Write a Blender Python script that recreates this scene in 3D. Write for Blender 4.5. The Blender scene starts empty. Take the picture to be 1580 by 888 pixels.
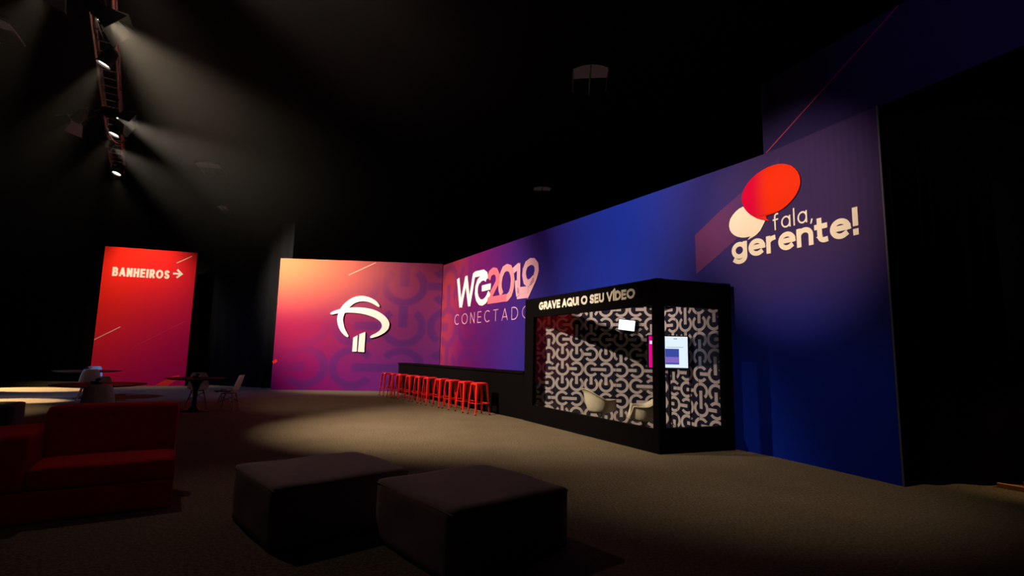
import bpy, bmesh, math, random
from mathutils import Vector, Matrix
random.seed(7)
SC = bpy.context.scene
COL = SC.collection
PI = math.pi

# ------------------------------------------------------------------ camera
EYE = 1.45
FPX = 800.0
pitch = math.atan(800 / 6344)
roll = math.atan(130 / 6344)
cam_d = bpy.data.cameras.new('camera')
cam_d.sensor_fit = 'HORIZONTAL'
cam_d.sensor_width = 36.0
cam_d.lens = 36.0 * FPX / 1580
cam_d.clip_end = 200
cam = bpy.data.objects.new('camera', cam_d)
COL.objects.link(cam)
fw = Vector((0, math.cos(pitch), math.sin(pitch)))
up = Vector((0, -math.sin(pitch), math.cos(pitch)))
rt = Vector((1, 0, 0))
r2 = math.cos(roll) * rt + math.sin(roll) * up
u2 = math.cos(roll) * up - math.sin(roll) * rt
cm = Matrix((r2, u2, -fw)).transposed().to_4x4()
cm.translation = Vector((0, 0, EYE))
cam.matrix_world = cm
SC.camera = cam

# ------------------------------------------------------------------ world, exposure
SC.view_settings.view_transform = 'Standard'
SC.view_settings.look = 'None'
SC.view_settings.gamma = 1.0
SC.view_settings.exposure = 0.0
SC.view_settings.use_curve_mapping = False
w = bpy.data.worlds.new('world')
SC.world = w
w.use_nodes = True
w.node_tree.nodes['Background'].inputs['Color'].default_value = (0.75, 0.55, 0.6, 1)
w.node_tree.nodes['Background'].inputs['Strength'].default_value = 0.0035
SC.cycles.use_denoising = True
SC.cycles.max_bounces = 6
SC.cycles.volume_bounces = 0
SC.cycles.transparent_max_bounces = 12
SC.cycles.sample_clamp_indirect = 4.0

WARM = (1.0, 0.78, 0.53)
# name, position, aim point, watts, cone (deg), blend, colour    (unseen bare spots out of frame, several added as fill; lamps in frame carry their own light)
RIG_LAMPS = [
    ('graphic', (-4.6, 4.9, 6.9), (3.92, 7.6, 3.65), 4600, 22, 1.0, (1.0, 0.74, 0.52)),
    ('floor_right', (2.5, 5.3, 7.2), (2.7, 6.9, 0.5), 640, 52, 1.0, (1.0, 0.78, 0.53)),  # unseen spot added to light the floor right of the booth
    ('wall_wash', (-4.9, 5.3, 6.9), (2.4, 10.9, 5.1), 5600, 43, 1.0, (1.0, 0.80, 0.64)),  # unseen spot added to fill the blue wall above the booth
    ('lounge', (-5.6, 6.6, 6.9), (-1.6, 4.6, 0.4), 130, 50, 1.0, (1.0, 0.70, 0.62)),
    ('lounge_sofa', (-1.9, 0.4, 6.2), (-3.9, 4.9, 0.35), 26, 28, 1.0, (1.0, 0.62, 0.58)),  # unseen spot added to bring up the sofa front
    ('floor_far', (-5.2, 5.6, 6.95), (-4.4, 15.6, 0.0), 1500, 32, 1.0, (1.0, 0.76, 0.52)),  # unseen spot added to lift the floor before the end backdrop
    ('header', (0.8, 0.6, 5.0), (5.3, 4.8, 5.4), 150, 46, 1.0, (0.62, 0.50, 1.0)),  # dim violet spot added to bring up the header panel
    ('stripe_far', (-20.5, 17.2, 4.0), (-15.4, 16.9, 0.0), 19000, 18, 0.4, (1.0, 0.68, 0.34)),
    ('stripe_near', (-17.5, 13.6, 4.0), (-12.6, 13.5, 0.0), 14000, 13, 0.4, (1.0, 0.68, 0.34)),
    ('blue_wash', (-17.5, 9.0, 7.0), (-14.5, 13.0, 3.8), 2600, 44, 1.0, (0.22, 0.38, 1.0)),
    ('doorway', (6.6, 4.9, 2.6), (6.2, 6.2, 0.0), 130, 44, 1.0, (1.0, 0.66, 0.30)),  # unseen warm spot added to brighten the pine battens
]


HAZE = 0.0022
# lamps on the visible truss: position, aim point, label, watts, cone (deg), blend, colour, barn doors, turn of the doors (1/8 turns)
LAMPS = [
    ((-6.75, 7.85, 6.78), (-0.5, 11.0, 0.4), 'large stage lamp with open barn doors near the top of the frame', 7000, 56, 1.0, WARM, True, 0),
    ((-7.20, 7.42, 7.02), (-14.0, 9.5, 1.5), 'stage lamp with slotted barn doors cut by the top edge of the frame', 1600, 40, .7, WARM, True, 0),
    ((-7.83, 9.25, 6.74), (-10.4, 8.2, 0.2), 'round stage lamp with a glowing lens below the barn door lamp', 1400, 36, .7, WARM, False, 0),
    ((-10.45, 11.75, 6.75), (-17.5, 13.2, 0.8), 'small barn door lamp pointing away to the left in the middle of the truss', 700, 34, .7, WARM, True, 0),
    ((-9.30, 11.55, 6.74), (-1.4, 16.2, 3.0), 'small barn door lamp pointing right in the middle of the truss', 9500, 44, .9, (1.0, .82, .62), True, 0.5),
    ((-10.10, 12.50, 6.72), (-11.7, 10.9, 0.2), 'round stage lamp with a glowing lens in the lower middle of the truss', 1100, 36, .7, WARM, False, 0),
    ((-11.25, 13.9, 6.95), (-6.7, 18.85, 3.4), 'dark stage lamp turned toward the sunset backdrop', 9500, 54, 1.0, (1.0, .83, .64), False, 0),  # fixture added to throw the warm patch on the end backdrop
    ((-12.33, 15.54, 6.74), (-13.3, 13.3, 0.2), 'last glowing stage lamp at the far end of the truss', 420, 36, .7, WARM, False, 0),
    ((-13.15, 16.55, 6.98), (-13.6, 19.2, 3.2), 'dark stage lamp at the very end of the truss, turned to the red sign', 1000, 66, .9, WARM, False, 0),  # fixture added to light the red sign from the truss end
]


def spot(name, pos, aim, watts, cone, blend, colour, radius=0.09):
    d = bpy.data.lights.new(name, 'SPOT')
    d.energy = watts
    d.spot_size = math.radians(cone)
    d.spot_blend = blend
    d.color = colour
    d.shadow_soft_size = radius
    o = bpy.data.objects.new(name, d)
    COL.objects.link(o)
    o.location = pos
    o.rotation_euler = (Vector(aim) - Vector(pos)).to_track_quat('-Z', 'Y').to_euler()
    return o


for (n_, p_, a_, e_, c_, b_, k_) in RIG_LAMPS:
    spot('spot_' + n_, p_, a_, e_, c_, b_, k_)


# ------------------------------------------------------------------ helpers
def empty(name, loc=(0, 0, 0), rotz=0.0, label=None, cat=None, group=None):
    o = bpy.data.objects.new(name, None)
    COL.objects.link(o)
    o.location = loc
    o.rotation_euler = (0, 0, rotz)
    o.empty_display_size = 0.1
    tag(o, label, cat, group)
    return o


def tag(o, label=None, cat=None, group=None, kind=None):
    if label: o['label'] = label
    if cat: o['category'] = cat
    if group: o['group'] = group
    if kind: o['kind'] = kind
    return o


class MB:
    """collects faces for one mesh"""
    def __init__(self):
        self.v = []; self.f = []; self.m = []; self.uv = []; self.hasuv = False

    def add(self, vs, fs, mi=0, uvs=None):
        b = len(self.v)
        self.v += [tuple(x) for x in vs]
        if uvs is not None:
            self.hasuv = True
            self.uv += list(uvs)
        else:
            self.uv += [(0, 0)] * len(vs)
        for f in fs:
            self.f.append(tuple(b + i for i in f)); self.m.append(mi)
        return self

    def box(self, c, s, rz=0.0, mi=0, M=None):
        hx, hy, hz = s[0] / 2, s[1] / 2, s[2] / 2
        vs = []
        for z in (-hz, hz):
            for x, y in ((-hx, -hy), (hx, -hy), (hx, hy), (-hx, hy)):
                p = Vector((x, y, z))
                if M: p = M @ p
                elif rz: p = Matrix.Rotation(rz, 3, 'Z') @ p
                vs.append(p + Vector(c))
        return self.add(vs, [(3, 2, 1, 0), (4, 5, 6, 7), (0, 1, 5, 4), (1, 2, 6, 5), (2, 3, 7, 6), (3, 0, 4, 7)], mi)

    def slab(self, a, b, z0, z1, t, mi=0):
        """upright panel whose front face runs from a to b (ground), thickness t to the left of a->b"""
        a = Vector((a[0], a[1])); b = Vector((b[0], b[1]))
        d = (b - a).normalized(); n = Vector((-d.y, d.x)) * t
        q = [a, b, b + n, a + n]
        vs = [(p.x, p.y, z) for z in (z0, z1) for p in q]
        return self.add(vs, [(3, 2, 1, 0), (4, 5, 6, 7), (0, 1, 5, 4), (1, 2, 6, 5), (2, 3, 7, 6), (3, 0, 4, 7)], mi)

    def tube(self, pts, r, seg=8, mi=0, cap=True, closed=False):
        pts = [Vector(p) for p in pts]
        n = len(pts); rs = r if isinstance(r, (list, tuple)) else [r] * n
        rings = []; ref = None
        for i, p in enumerate(pts):
            if closed: t = pts[(i + 1) % n] - pts[i - 1]
            else: t = pts[min(i + 1, n - 1)] - pts[max(i - 1, 0)]
            t.normalize()
            if ref is None: ref = Vector((0, 0, 1)) if abs(t.z) < 0.9 else Vector((1, 0, 0))
            a = t.cross(ref).normalized(); b = a.cross(t).normalized(); ref = b
            rings.append([p + rs[i] * (math.cos(2 * PI * k / seg) * a + math.sin(2 * PI * k / seg) * b) for k in range(seg)])
        vs = [x for g in rings for x in g]; fs = []
        for i in range(n if closed else n - 1):
            j = (i + 1) % n
            for k in range(seg):
                l = (k + 1) % seg
                fs.append((i * seg + k, i * seg + l, j * seg + l, j * seg + k))
        if cap and not closed:
            fs.append(tuple(range(seg))[::-1]); fs.append(tuple((n - 1) * seg + k for k in range(seg)))
        return self.add(vs, fs, mi)

    def lathe(self, prof, seg=24, c=(0, 0, 0), mi=0):
        c = Vector(c); vs = []; fs = []; n = len(prof)
        for (r, z) in prof:
            for k in range(seg):
                a = 2 * PI * k / seg
                vs.append(c + Vector((r * math.cos(a), r * math.sin(a), z)))
        for i in range(n - 1):
            for k in range(seg):
                l = (k + 1) % seg
                fs.append((i * seg + k, i * seg + l, (i + 1) * seg + l, (i + 1) * seg + k))
        if prof[0][0] > 1e-5: fs.append(tuple(range(seg))[::-1])
        if prof[-1][0] > 1e-5: fs.append(tuple((n - 1) * seg + k for k in range(seg)))
        return self.add(vs, fs, mi)

    def build(self, name, mat, parent=None, bevel=0.0, smooth=False, seg=2, solid=0.0, subs=0):
        me = bpy.data.meshes.new(name)
        me.from_pydata(self.v, [], self.f)
        mats = mat if isinstance(mat, (list, tuple)) else [mat]
        for m in mats: me.materials.append(m)
        me.polygons.foreach_set('material_index', self.m)
        if self.hasuv:
            l = me.uv_layers.new(name='UVMap')
            for lp in me.loops: l.data[lp.index].uv = self.uv[lp.vertex_index]
        if smooth:
            me.polygons.foreach_set('use_smooth', [True] * len(me.polygons))
        me.update()
        o = bpy.data.objects.new(name, me)
        COL.objects.link(o)
        if parent: o.parent = parent
        if solid:
            md = o.modifiers.new('thick', 'SOLIDIFY'); md.thickness = solid; md.offset = 0
        if subs:
            md = o.modifiers.new('round', 'SUBSURF'); md.levels = subs; md.render_levels = subs
        if bevel:
            md = o.modifiers.new('edge', 'BEVEL'); md.width = bevel; md.segments = seg; md.limit_method = 'ANGLE'; md.angle_limit = math.radians(40)
        return o


def soft_box(name, mat, parent, size, c, r, sag=0.0, puff=0.0, n=10, rz=0.0, slant=None):
    """upholstered block: rounded, finely divided so it can bulge and sag"""
    bm = bmesh.new()
    bmesh.ops.create_cube(bm, size=1.0)
    bmesh.ops.subdivide_edges(bm, edges=bm.edges[:], cuts=n, use_grid_fill=True)
    sx, sy, sz = size
    for v in bm.verts:
        p = Vector((v.co.x * sx, v.co.y * sy, v.co.z * sz))
        h = Vector((sx / 2 - r, sy / 2 - r, sz / 2 - r))
        q = Vector((max(-h.x, min(h.x, p.x)), max(-h.y, min(h.y, p.y)), max(-h.z, min(h.z, p.z))))
        d = p - q
        if d.length > 1e-6: p = q + d.normalized() * min(r, d.length) if d.length > r else p
        a = (1 - (2 * p.x / sx) ** 2); b = (1 - (2 * p.y / sy) ** 2); e = (1 - (2 * p.z / sz) ** 2)
        a, b, e = max(a, 0), max(b, 0), max(e, 0)
        if p.z > 0: p.z += puff * a * b * (2 * p.z / sz)
        p.x += puff * 0.5 * e * b * (2 * p.x / sx)
        p.y += puff * 0.5 * e * a * (2 * p.y / sy)
        wob = 0.004 * math.sin(p.x * 9 + p.z * 13) * math.sin(p.y * 8 + 1.3)
        if p.z > -sz / 2 + 0.02: p += Vector((wob, wob, wob))
        if slant: p = slant(p)
        v.co = Matrix.Rotation(rz, 3, 'Z') @ p + Vector(c)
    me = bpy.data.meshes.new(name)
    bm.to_mesh(me); bm.free()
    me.polygons.foreach_set('use_smooth', [True] * len(me.polygons))
    me.materials.append(mat)
    o = bpy.data.objects.new(name, me)
    COL.objects.link(o)
    if parent: o.parent = parent
    return o


def copy_tree(o, parent=None):
    c = o.copy(); COL.objects.link(c)
    if parent: c.parent = parent
    for ch in list(o.children): copy_tree(ch, c)
    return c


# ------------------------------------------------------------------ materials
def nm(name):
    m = bpy.data.materials.new(name); m.use_nodes = True
    return m, m.node_tree, m.node_tree.nodes['Principled BSDF']


def s2l(c):
    return tuple((x / 255 / 12.92) if x / 255 <= 0.04045 else ((x / 255 + 0.055) / 1.055) ** 2.4 for x in c)


def mat(name, col, rough=0.5, metal=0.0, noise=0.0, nscale=40.0, bump=0.0, bscale=200.0, spec=0.5):
    m, t, b = nm(name)
    b.inputs['Roughness'].default_value = rough
    b.inputs['Metallic'].default_value = metal
    b.inputs['Specular IOR Level'].default_value = spec
    tc = t.nodes.new('ShaderNodeTexCoord')
    nz = t.nodes.new('ShaderNodeTexNoise'); nz.inputs['Scale'].default_value = nscale; nz.inputs['Detail'].default_value = 4
    t.links.new(tc.outputs['Object'], nz.inputs['Vector'])
    mx = t.nodes.new('ShaderNodeMix'); mx.data_type = 'RGBA'
    lo = tuple(x * (1 - noise) for x in col); hi = tuple(min(1, x * (1 + noise)) for x in col)
    mx.inputs[6].default_value = (*lo, 1); mx.inputs[7].default_value = (*hi, 1)
    t.links.new(nz.outputs['Fac'], mx.inputs[0])
    t.links.new(mx.outputs[2], b.inputs['Base Color'])
    if bump:
        n2 = t.nodes.new('ShaderNodeTexNoise'); n2.inputs['Scale'].default_value = bscale; n2.inputs['Detail'].default_value = 2
        t.links.new(tc.outputs['Object'], n2.inputs['Vector'])
        bp = t.nodes.new('ShaderNodeBump'); bp.inputs['Strength'].default_value = bump; bp.inputs['Distance'].default_value = 0.01
        t.links.new(n2.outputs['Fac'], bp.inputs['Height'])
        t.links.new(bp.outputs['Normal'], b.inputs['Normal'])
    return m


def emis(name, col, strength):
    m, t, b = nm(name)
    b.inputs['Base Color'].default_value = (0.02, 0.02, 0.02, 1)
    b.inputs['Emission Color'].default_value = (*col, 1)
    b.inputs['Emission Strength'].default_value = strength
    return m


class NT:
    """tiny expression builder for shader maths"""
    def __init__(self, t): self.t = t

    def _in(self, n, i, x):
        if isinstance(x, (int, float)): n.inputs[i].default_value = x
        else: self.t.links.new(x, n.inputs[i])

    def m(self, op, a, b=None, c=None, clamp=False):
        n = self.t.nodes.new('ShaderNodeMath'); n.operation = op; n.use_clamp = clamp
        self._in(n, 0, a)
        if b is not None: self._in(n, 1, b)
        if c is not None: self._in(n, 2, c)
        return n.outputs[0]

    def step(self, x, lo, hi):
        n = self.t.nodes.new('ShaderNodeMapRange'); n.interpolation_type = 'SMOOTHSTEP'
        self._in(n, 0, x)
        n.inputs[1].default_value = lo; n.inputs[2].default_value = hi; n.inputs[3].default_value = 0; n.inputs[4].default_value = 1
        return n.outputs[0]

    def mix(self, f, a, b):
        n = self.t.nodes.new('ShaderNodeMix'); n.data_type = 'RGBA'
        self._in(n, 0, f)
        for i, x in ((6, a), (7, b)):
            if isinstance(x, tuple): n.inputs[i].default_value = (*x, 1)
            else: self.t.links.new(x, n.inputs[i])
        return n.outputs[2]

    def uv(self):
        n = self.t.nodes.new('ShaderNodeTexCoord')
        s = self.t.nodes.new('ShaderNodeSeparateXYZ')
        self.t.links.new(n.outputs['UV'], s.inputs[0])
        return s.outputs[0], s.outputs[1]

    def rings(self, u, v, pu, pv, ou, ov, soft, R=0.412, T=0.085, bar=0.1, seed=0.0):
        """grid of broken rings, each with a bar through its gap, turned one of four ways"""
        m = self.m
        pu_ = m('DIVIDE', m('SUBTRACT', u, ou), pu); pv_ = m('DIVIDE', m('SUBTRACT', v, ov), pv)
        cu, cv = m('ROUND', pu_), m('ROUND', pv_)
        qx, qy = m('SUBTRACT', pu_, cu), m('SUBTRACT', pv_, cv)
        cx = self.t.nodes.new('ShaderNodeCombineXYZ')
        self.t.links.new(cu, cx.inputs[0]); self.t.links.new(cv, cx.inputs[1]); cx.inputs[2].default_value = seed
        wn = self.t.nodes.new('ShaderNodeTexWhiteNoise'); wn.noise_dimensions = '3D'
        self.t.links.new(cx.outputs[0], wn.inputs['Vector'])
        a = m('MULTIPLY', m('FLOOR', m('MULTIPLY', wn.outputs['Value'], 3.999)), PI / 2)
        ca, sa = m('COSINE', a), m('SINE', a)
        x = m('ADD', m('MULTIPLY', qx, ca), m('MULTIPLY', qy, sa))
        y = m('SUBTRACT', m('MULTIPLY', qy, ca), m('MULTIPLY', qx, sa))
        r = m('SQRT', m('ADD', m('MULTIPLY', x, x), m('MULTIPLY', y, y)))
        ring = m('SUBTRACT', 1.0, self.step(m('ABSOLUTE', m('SUBTRACT', r, R)), T - soft, T + soft))
        ay = m('ABSOLUTE', y)
        ang = m('ARCTAN2', ay, x)
        ring = m('MULTIPLY', ring, self.step(ang, 0.66 - soft * 2, 0.66 + soft * 2))
        b = m('MULTIPLY', m('SUBTRACT', 1.0, self.step(ay, bar - soft, bar + soft)), self.step(x, -0.02 - soft, -0.02 + soft))
        return m('MAXIMUM', ring, b)


def glass_mat():
    m = bpy.data.materials.new('window_glass'); m.use_nodes = True
    t = m.node_tree; t.nodes.clear()
    o = t.nodes.new('ShaderNodeOutputMaterial')
    tr = t.nodes.new('ShaderNodeBsdfTransparent'); tr.inputs[0].default_value = (0.93, 0.95, 0.96, 1)
    g = t.nodes.new('ShaderNodeBsdfGlossy'); g.inputs['Roughness'].default_value = 0.02
    lw = t.nodes.new('ShaderNodeLayerWeight'); lw.inputs[0].default_value = 0.5
    e = NT(t)
    fr = e.m('ADD', 0.035, e.m('MULTIPLY', e.m('POWER', lw.outputs['Facing'], 5.0), 0.9))
    mx = t.nodes.new('ShaderNodeMixShader')
    t.links.new(fr, mx.inputs[0]); t.links.new(tr.outputs[0], mx.inputs[1]); t.links.new(g.outputs[0], mx.inputs[2])
    t.links.new(mx.outputs[0], o.inputs[0])
    return m


def carpet_mat():
    m, t, b = nm('carpet')
    b.inputs['Roughness'].default_value = 0.95
    b.inputs['Specular IOR Level'].default_value = 0.1
    tc = t.nodes.new('ShaderNodeTexCoord')
    n1 = t.nodes.new('ShaderNodeTexNoise'); n1.inputs['Scale'].default_value = 38; n1.inputs['Detail'].default_value = 6; n1.inputs['Roughness'].default_value = 0.75
    n2 = t.nodes.new('ShaderNodeTexNoise'); n2.inputs['Scale'].default_value = 1.1; n2.inputs['Detail'].default_value = 3
    for n in (n1, n2): t.links.new(tc.outputs['Object'], n.inputs['Vector'])
    e = NT(t)
    f = e.m('ADD', e.m('MULTIPLY', e.step(n1.outputs['Fac'], 0.3, 0.7), 0.75), e.m('MULTIPLY', n2.outputs['Fac'], 0.35), clamp=True)
    c = e.mix(f, (0.040, 0.032, 0.024), (0.225, 0.178, 0.122))
    t.links.new(c, b.inputs['Base Color'])
    bp = t.nodes.new('ShaderNodeBump'); bp.inputs['Strength'].default_value = 0.6; bp.inputs['Distance'].default_value = 0.012
    t.links.new(n1.outputs['Fac'], bp.inputs['Height']); t.links.new(bp.outputs[0], b.inputs['Normal'])
    return m


def purple_print():
    """printed cloth of the end backdrop: orange corner, magenta, violet, faint large broken rings"""
    m, t, b = nm('sunset_print')
    b.inputs['Roughness'].default_value = 0.6
    b.inputs['Specular IOR Level'].default_value = 0.04
    e = NT(t); u, v = e.uv()
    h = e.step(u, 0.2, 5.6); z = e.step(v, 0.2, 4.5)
    top = e.mix(h, (0.62, 0.155, 0.070), (0.22, 0.028, 0.095))  # orange end holds some of the lamp's warm glow in the colour
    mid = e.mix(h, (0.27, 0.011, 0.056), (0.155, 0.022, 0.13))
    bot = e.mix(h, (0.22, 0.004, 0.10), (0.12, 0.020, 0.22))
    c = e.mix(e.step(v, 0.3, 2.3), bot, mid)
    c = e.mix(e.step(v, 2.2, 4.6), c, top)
    r = e.rings(u, v, 1.72, 1.52, 1.08, 0.83, 0.035, seed=3.0)
    fade = e.m('MULTIPLY', r, e.m('MULTIPLY', e.step(e.m('ADD', u, e.m('MULTIPLY', v, -1.1)), -1.6, 1.4), 0.6))
    c = e.mix(fade, c, (0.055, 0.018, 0.15))
    t.links.new(c, b.inputs['Base Color'])
    return m


def blue_print():
    """printed cloth of the long backdrop: magenta at the corner running to violet and deep blue"""
    m, t, b = nm('night_print')
    b.inputs['Roughness'].default_value = 0.5
    b.inputs['Specular IOR Level'].default_value = 0.04
    e = NT(t); u, v = e.uv()
    s = e.m('ADD', u, e.m('MULTIPLY', v, -0.35))
    c = e.mix(e.step(s, -1.4, 1.6), (0.25, 0.026, 0.045), (0.115, 0.006, 0.075))
    c = e.mix(e.step(s, 0.4, 4.2), c, (0.050, 0.006, 0.115))
    c = e.mix(e.step(s, 2.2, 7.4), c, (0.010, 0.017, 0.22))
    c = e.mix(e.step(u, 7.5, 11.0), c, (0.006, 0.024, 0.30))
    c = e.mix(e.m('MULTIPLY', e.step(u, 10.5, 12.5), e.m('SUBTRACT', 1.0, e.step(v, 1.2, 3.0))), c, (0.004, 0.024, 0.44))  # lower free end made bluer in the colour, in place of light
    c = e.mix(e.m('MULTIPLY', e.step(u, 9.5, 13.6), e.step(v, 1.0, 3.2)), c, (0.042, 0.025, 0.115))  # tint of the warm lamp patch round the lettering, put into the colour
    r = e.rings(u, v, 1.72, 1.52, 0.6, 0.83, 0.05, seed=8.0)
    fade = e.m('MULTIPLY', r, e.m('SUBTRACT', 0.42, e.m('MULTIPLY', e.step(u, 0.5, 5.5), 0.42)))
    c = e.mix(fade, c, (0.020, 0.011, 0.13))
    # pleats in the stretched cloth near its free end
    wv = t.nodes.new('ShaderNodeMath'); wv.operation = 'SINE'
    t.links.new(e.m('MULTIPLY', u, 62.0), wv.inputs[0])
    amt = e.m('MULTIPLY', e.step(u, 13.3, 14.1), e.step(v, 1.8, 3.2))
    bp = t.nodes.new('ShaderNodeBump'); bp.inputs['Strength'].default_value = 0.05; bp.inputs['Distance'].default_value = 0.02
    t.links.new(e.m('MULTIPLY', wv.outputs[0], amt), bp.inputs['Height']); t.links.new(bp.outputs[0], b.inputs['Normal'])
    t.links.new(c, b.inputs['Base Color'])
    return m


def red_print():
    m, t, b = nm('red_print')
    b.inputs['Roughness'].default_value = 0.55
    b.inputs['Specular IOR Level'].default_value = 0.04
    e = NT(t); u, v = e.uv()
    s = e.m('ADD', e.m('MULTIPLY', u, 0.5), e.m('MULTIPLY', v, -0.5))
    c = e.mix(e.step(s, -2.2, 1.2), (0.85, 0.022, 0.012), (0.50, 0.004, 0.065))
    t.links.new(c, b.inputs['Base Color'])
    return m


def ring_paper(name, pu, pv, ou, ov, seed):
    m, t, b = nm(name)
    b.inputs['Roughness'].default_value = 0.6
    b.inputs['Specular IOR Level'].default_value = 0.1
    e = NT(t); u, v = e.uv()
    r = e.rings(u, v, pu, pv, ou, ov, 0.012, seed=seed)
    t.links.new(e.mix(r, (0.010, 0.010, 0.024), (0.56, 0.47, 0.50)), b.inputs['Base Color'])
    return m


def halftone_mat():
    m, t, b = nm('dotted_print')
    b.inputs['Specular IOR Level'].default_value = 0.05
    b.inputs['Roughness'].default_value = 0.5
    e = NT(t); u, v = e.uv()
    a = e.m('SINE', e.m('MULTIPLY', u, 2 * PI / 0.030)); c = e.m('SINE', e.m('MULTIPLY', v, 2 * PI / 0.030))
    d = e.step(e.m('MULTIPLY', a, c), -0.2, 0.2)
    k = e.m('MULTIPLY', d, e.m('SUBTRACT', 1.0, e.m('MULTIPLY', e.step(u, 11.9, 13.4), 0.85)))
    t.links.new(e.mix(k, (0.030, 0.024, 0.15), (0.22, 0.045, 0.13)), b.inputs['Base Color'])
    return m


def bubble_mat():
    m, t, b = nm('bubble_red')
    b.inputs['Specular IOR Level'].default_value = 0.05
    b.inputs['Roughness'].default_value = 0.45
    e = NT(t); u, v = e.uv()
    f = e.step(u, 12.85, 13.22)
    t.links.new(e.mix(f, (0.62, 0.0, 0.045), (0.80, 0.032, 0.004)), b.inputs['Base Color'])
    return m


M = dict(
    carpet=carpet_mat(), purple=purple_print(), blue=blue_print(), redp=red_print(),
    paper=ring_paper('ring_wallpaper', 0.315, 0.315, 0.075, 0.207, 1.0),
    paper2=ring_paper('ring_wallpaper_wide', 0.425, 0.305, 0.35, 0.240, 5.0),
    halftone=halftone_mat(), bubble=bubble_mat(), glass=glass_mat(),
    black=mat('black_drape', (0.0045, 0.0045, 0.0055), 0.9, noise=0.3, nscale=3, bump=0.2, bscale=8, spec=0.1),
    ceiling=mat('black_ceiling', (0.012, 0.012, 0.012), 0.95, noise=0.2, nscale=2, spec=0.05),
    blackpaint=mat('black_laminate', (0.0035, 0.003, 0.0036), 0.7, noise=0.15, nscale=12, spec=0.02),
    blackmetal=mat('black_metal', (0.02, 0.02, 0.02), 0.45, 0.6, noise=0.2),
    blackplastic=mat('black_plastic', (0.010, 0.010, 0.011), 0.55, spec=0.2),
    alu=mat('brushed_aluminium', (0.55, 0.53, 0.55), 0.35, 0.9, noise=0.15, nscale=60),
    white=mat('white_vinyl', (0.88, 0.85, 0.80), 0.5, noise=0.02, spec=0.08),
    cream=mat('cream_vinyl', (0.86, 0.80, 0.70), 0.5, noise=0.03, spec=0.08),
    pink=mat('pink_vinyl', (0.66, 0.115, 0.175), 0.5, noise=0.03, spec=0.08),
    rose=mat('rose_vinyl', (0.70, 0.225, 0.265), 0.5, noise=0.03, spec=0.08),
    lilac=mat('lilac_vinyl', (0.62, 0.33, 0.45), 0.5, noise=0.03, spec=0.08),
    paleline=mat('pale_pink_vinyl', (0.85, 0.55, 0.42), 0.5, noise=0.02, spec=0.08),
    redline=mat('bright_red_vinyl', (0.85, 0.03, 0.02), 0.5, noise=0.05, spec=0.08),
    dimline=mat('dim_red_vinyl', (0.62, 0.02, 0.10), 0.5, noise=0.05, spec=0.08),
    stool=mat('red_lacquered_steel', (0.78, 0.018, 0.014), 0.28, 0.0, noise=0.08, nscale=25, spec=0.6),
    rubber=mat('dark_rubber', (0.03, 0.01, 0.01), 0.7),
    sofa=mat('red_cotton', (0.42, 0.006, 0.012), 0.9, noise=0.25, nscale=14, bump=0.25, bscale=300, spec=0.15),
    pouf=mat('taupe_suede', (0.30, 0.24, 0.235), 0.95, noise=0.12, nscale=9, bump=0.2, bscale=260, spec=0.1),
    greypouf=mat('grey_fabric', (0.16, 0.16, 0.17), 0.95, noise=0.15, nscale=9, bump=0.2, bscale=260, spec=0.1),
    shell=mat('white_polypropylene', (0.74, 0.66, 0.62), 0.4, noise=0.03),
    creamshell=mat('cream_fibreglass', (0.80, 0.70, 0.54), 0.42, noise=0.04),
    wood=mat('beech_wood', (0.45, 0.20, 0.08), 0.5, noise=0.3, nscale=30),
    plank=mat('raw_pine', (0.60, 0.25, 0.05), 0.6, noise=0.3, nscale=14),
    navy=mat('navy_cloth', (0.022, 0.016, 0.085), 0.8, noise=0.2, nscale=2, spec=0.03),
    navyline=mat('magenta_line', (0.40, 0.02, 0.12), 0.6),
    lens=emis('lamp_lens', (1.0, 0.90, 0.72), 9.0),
    flap=mat('flap_steel', (0.10, 0.09, 0.08), 0.4, 0.5, noise=0.2),
    screen=emis('screen_white', (0.82, 0.93, 1.0), 1.15),
    screenpink=emis('screen_pink', (0.85, 0.0, 0.28), 1.0),
    screenblue=emis('screen_night', (0.05, 0.08, 0.42), 1.0),
    screenlilac=emis('screen_lilac', (0.28, 0.16, 0.62), 1.0),
    screengrey=emis('screen_text', (0.32, 0.38, 0.45), 0.8),
    led=emis('led_face', (0.90, 0.95, 1.0), 2.2),  # glow for the panel that replaces a reflection
    sky=emis('skylight_pane', (1.0, 0.55, 0.55), 0.016),  # faint glow painted in for light on the recess side
    skyframe=mat('skylight_bar', (0.45, 0.42, 0.40), 0.5),
    tape=mat('red_tape', (0.8, 0.02, 0.06), 0.4),
    hinge=mat('dark_grey_panel', (0.10, 0.10, 0.115), 0.6, noise=0.2),
)

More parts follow.
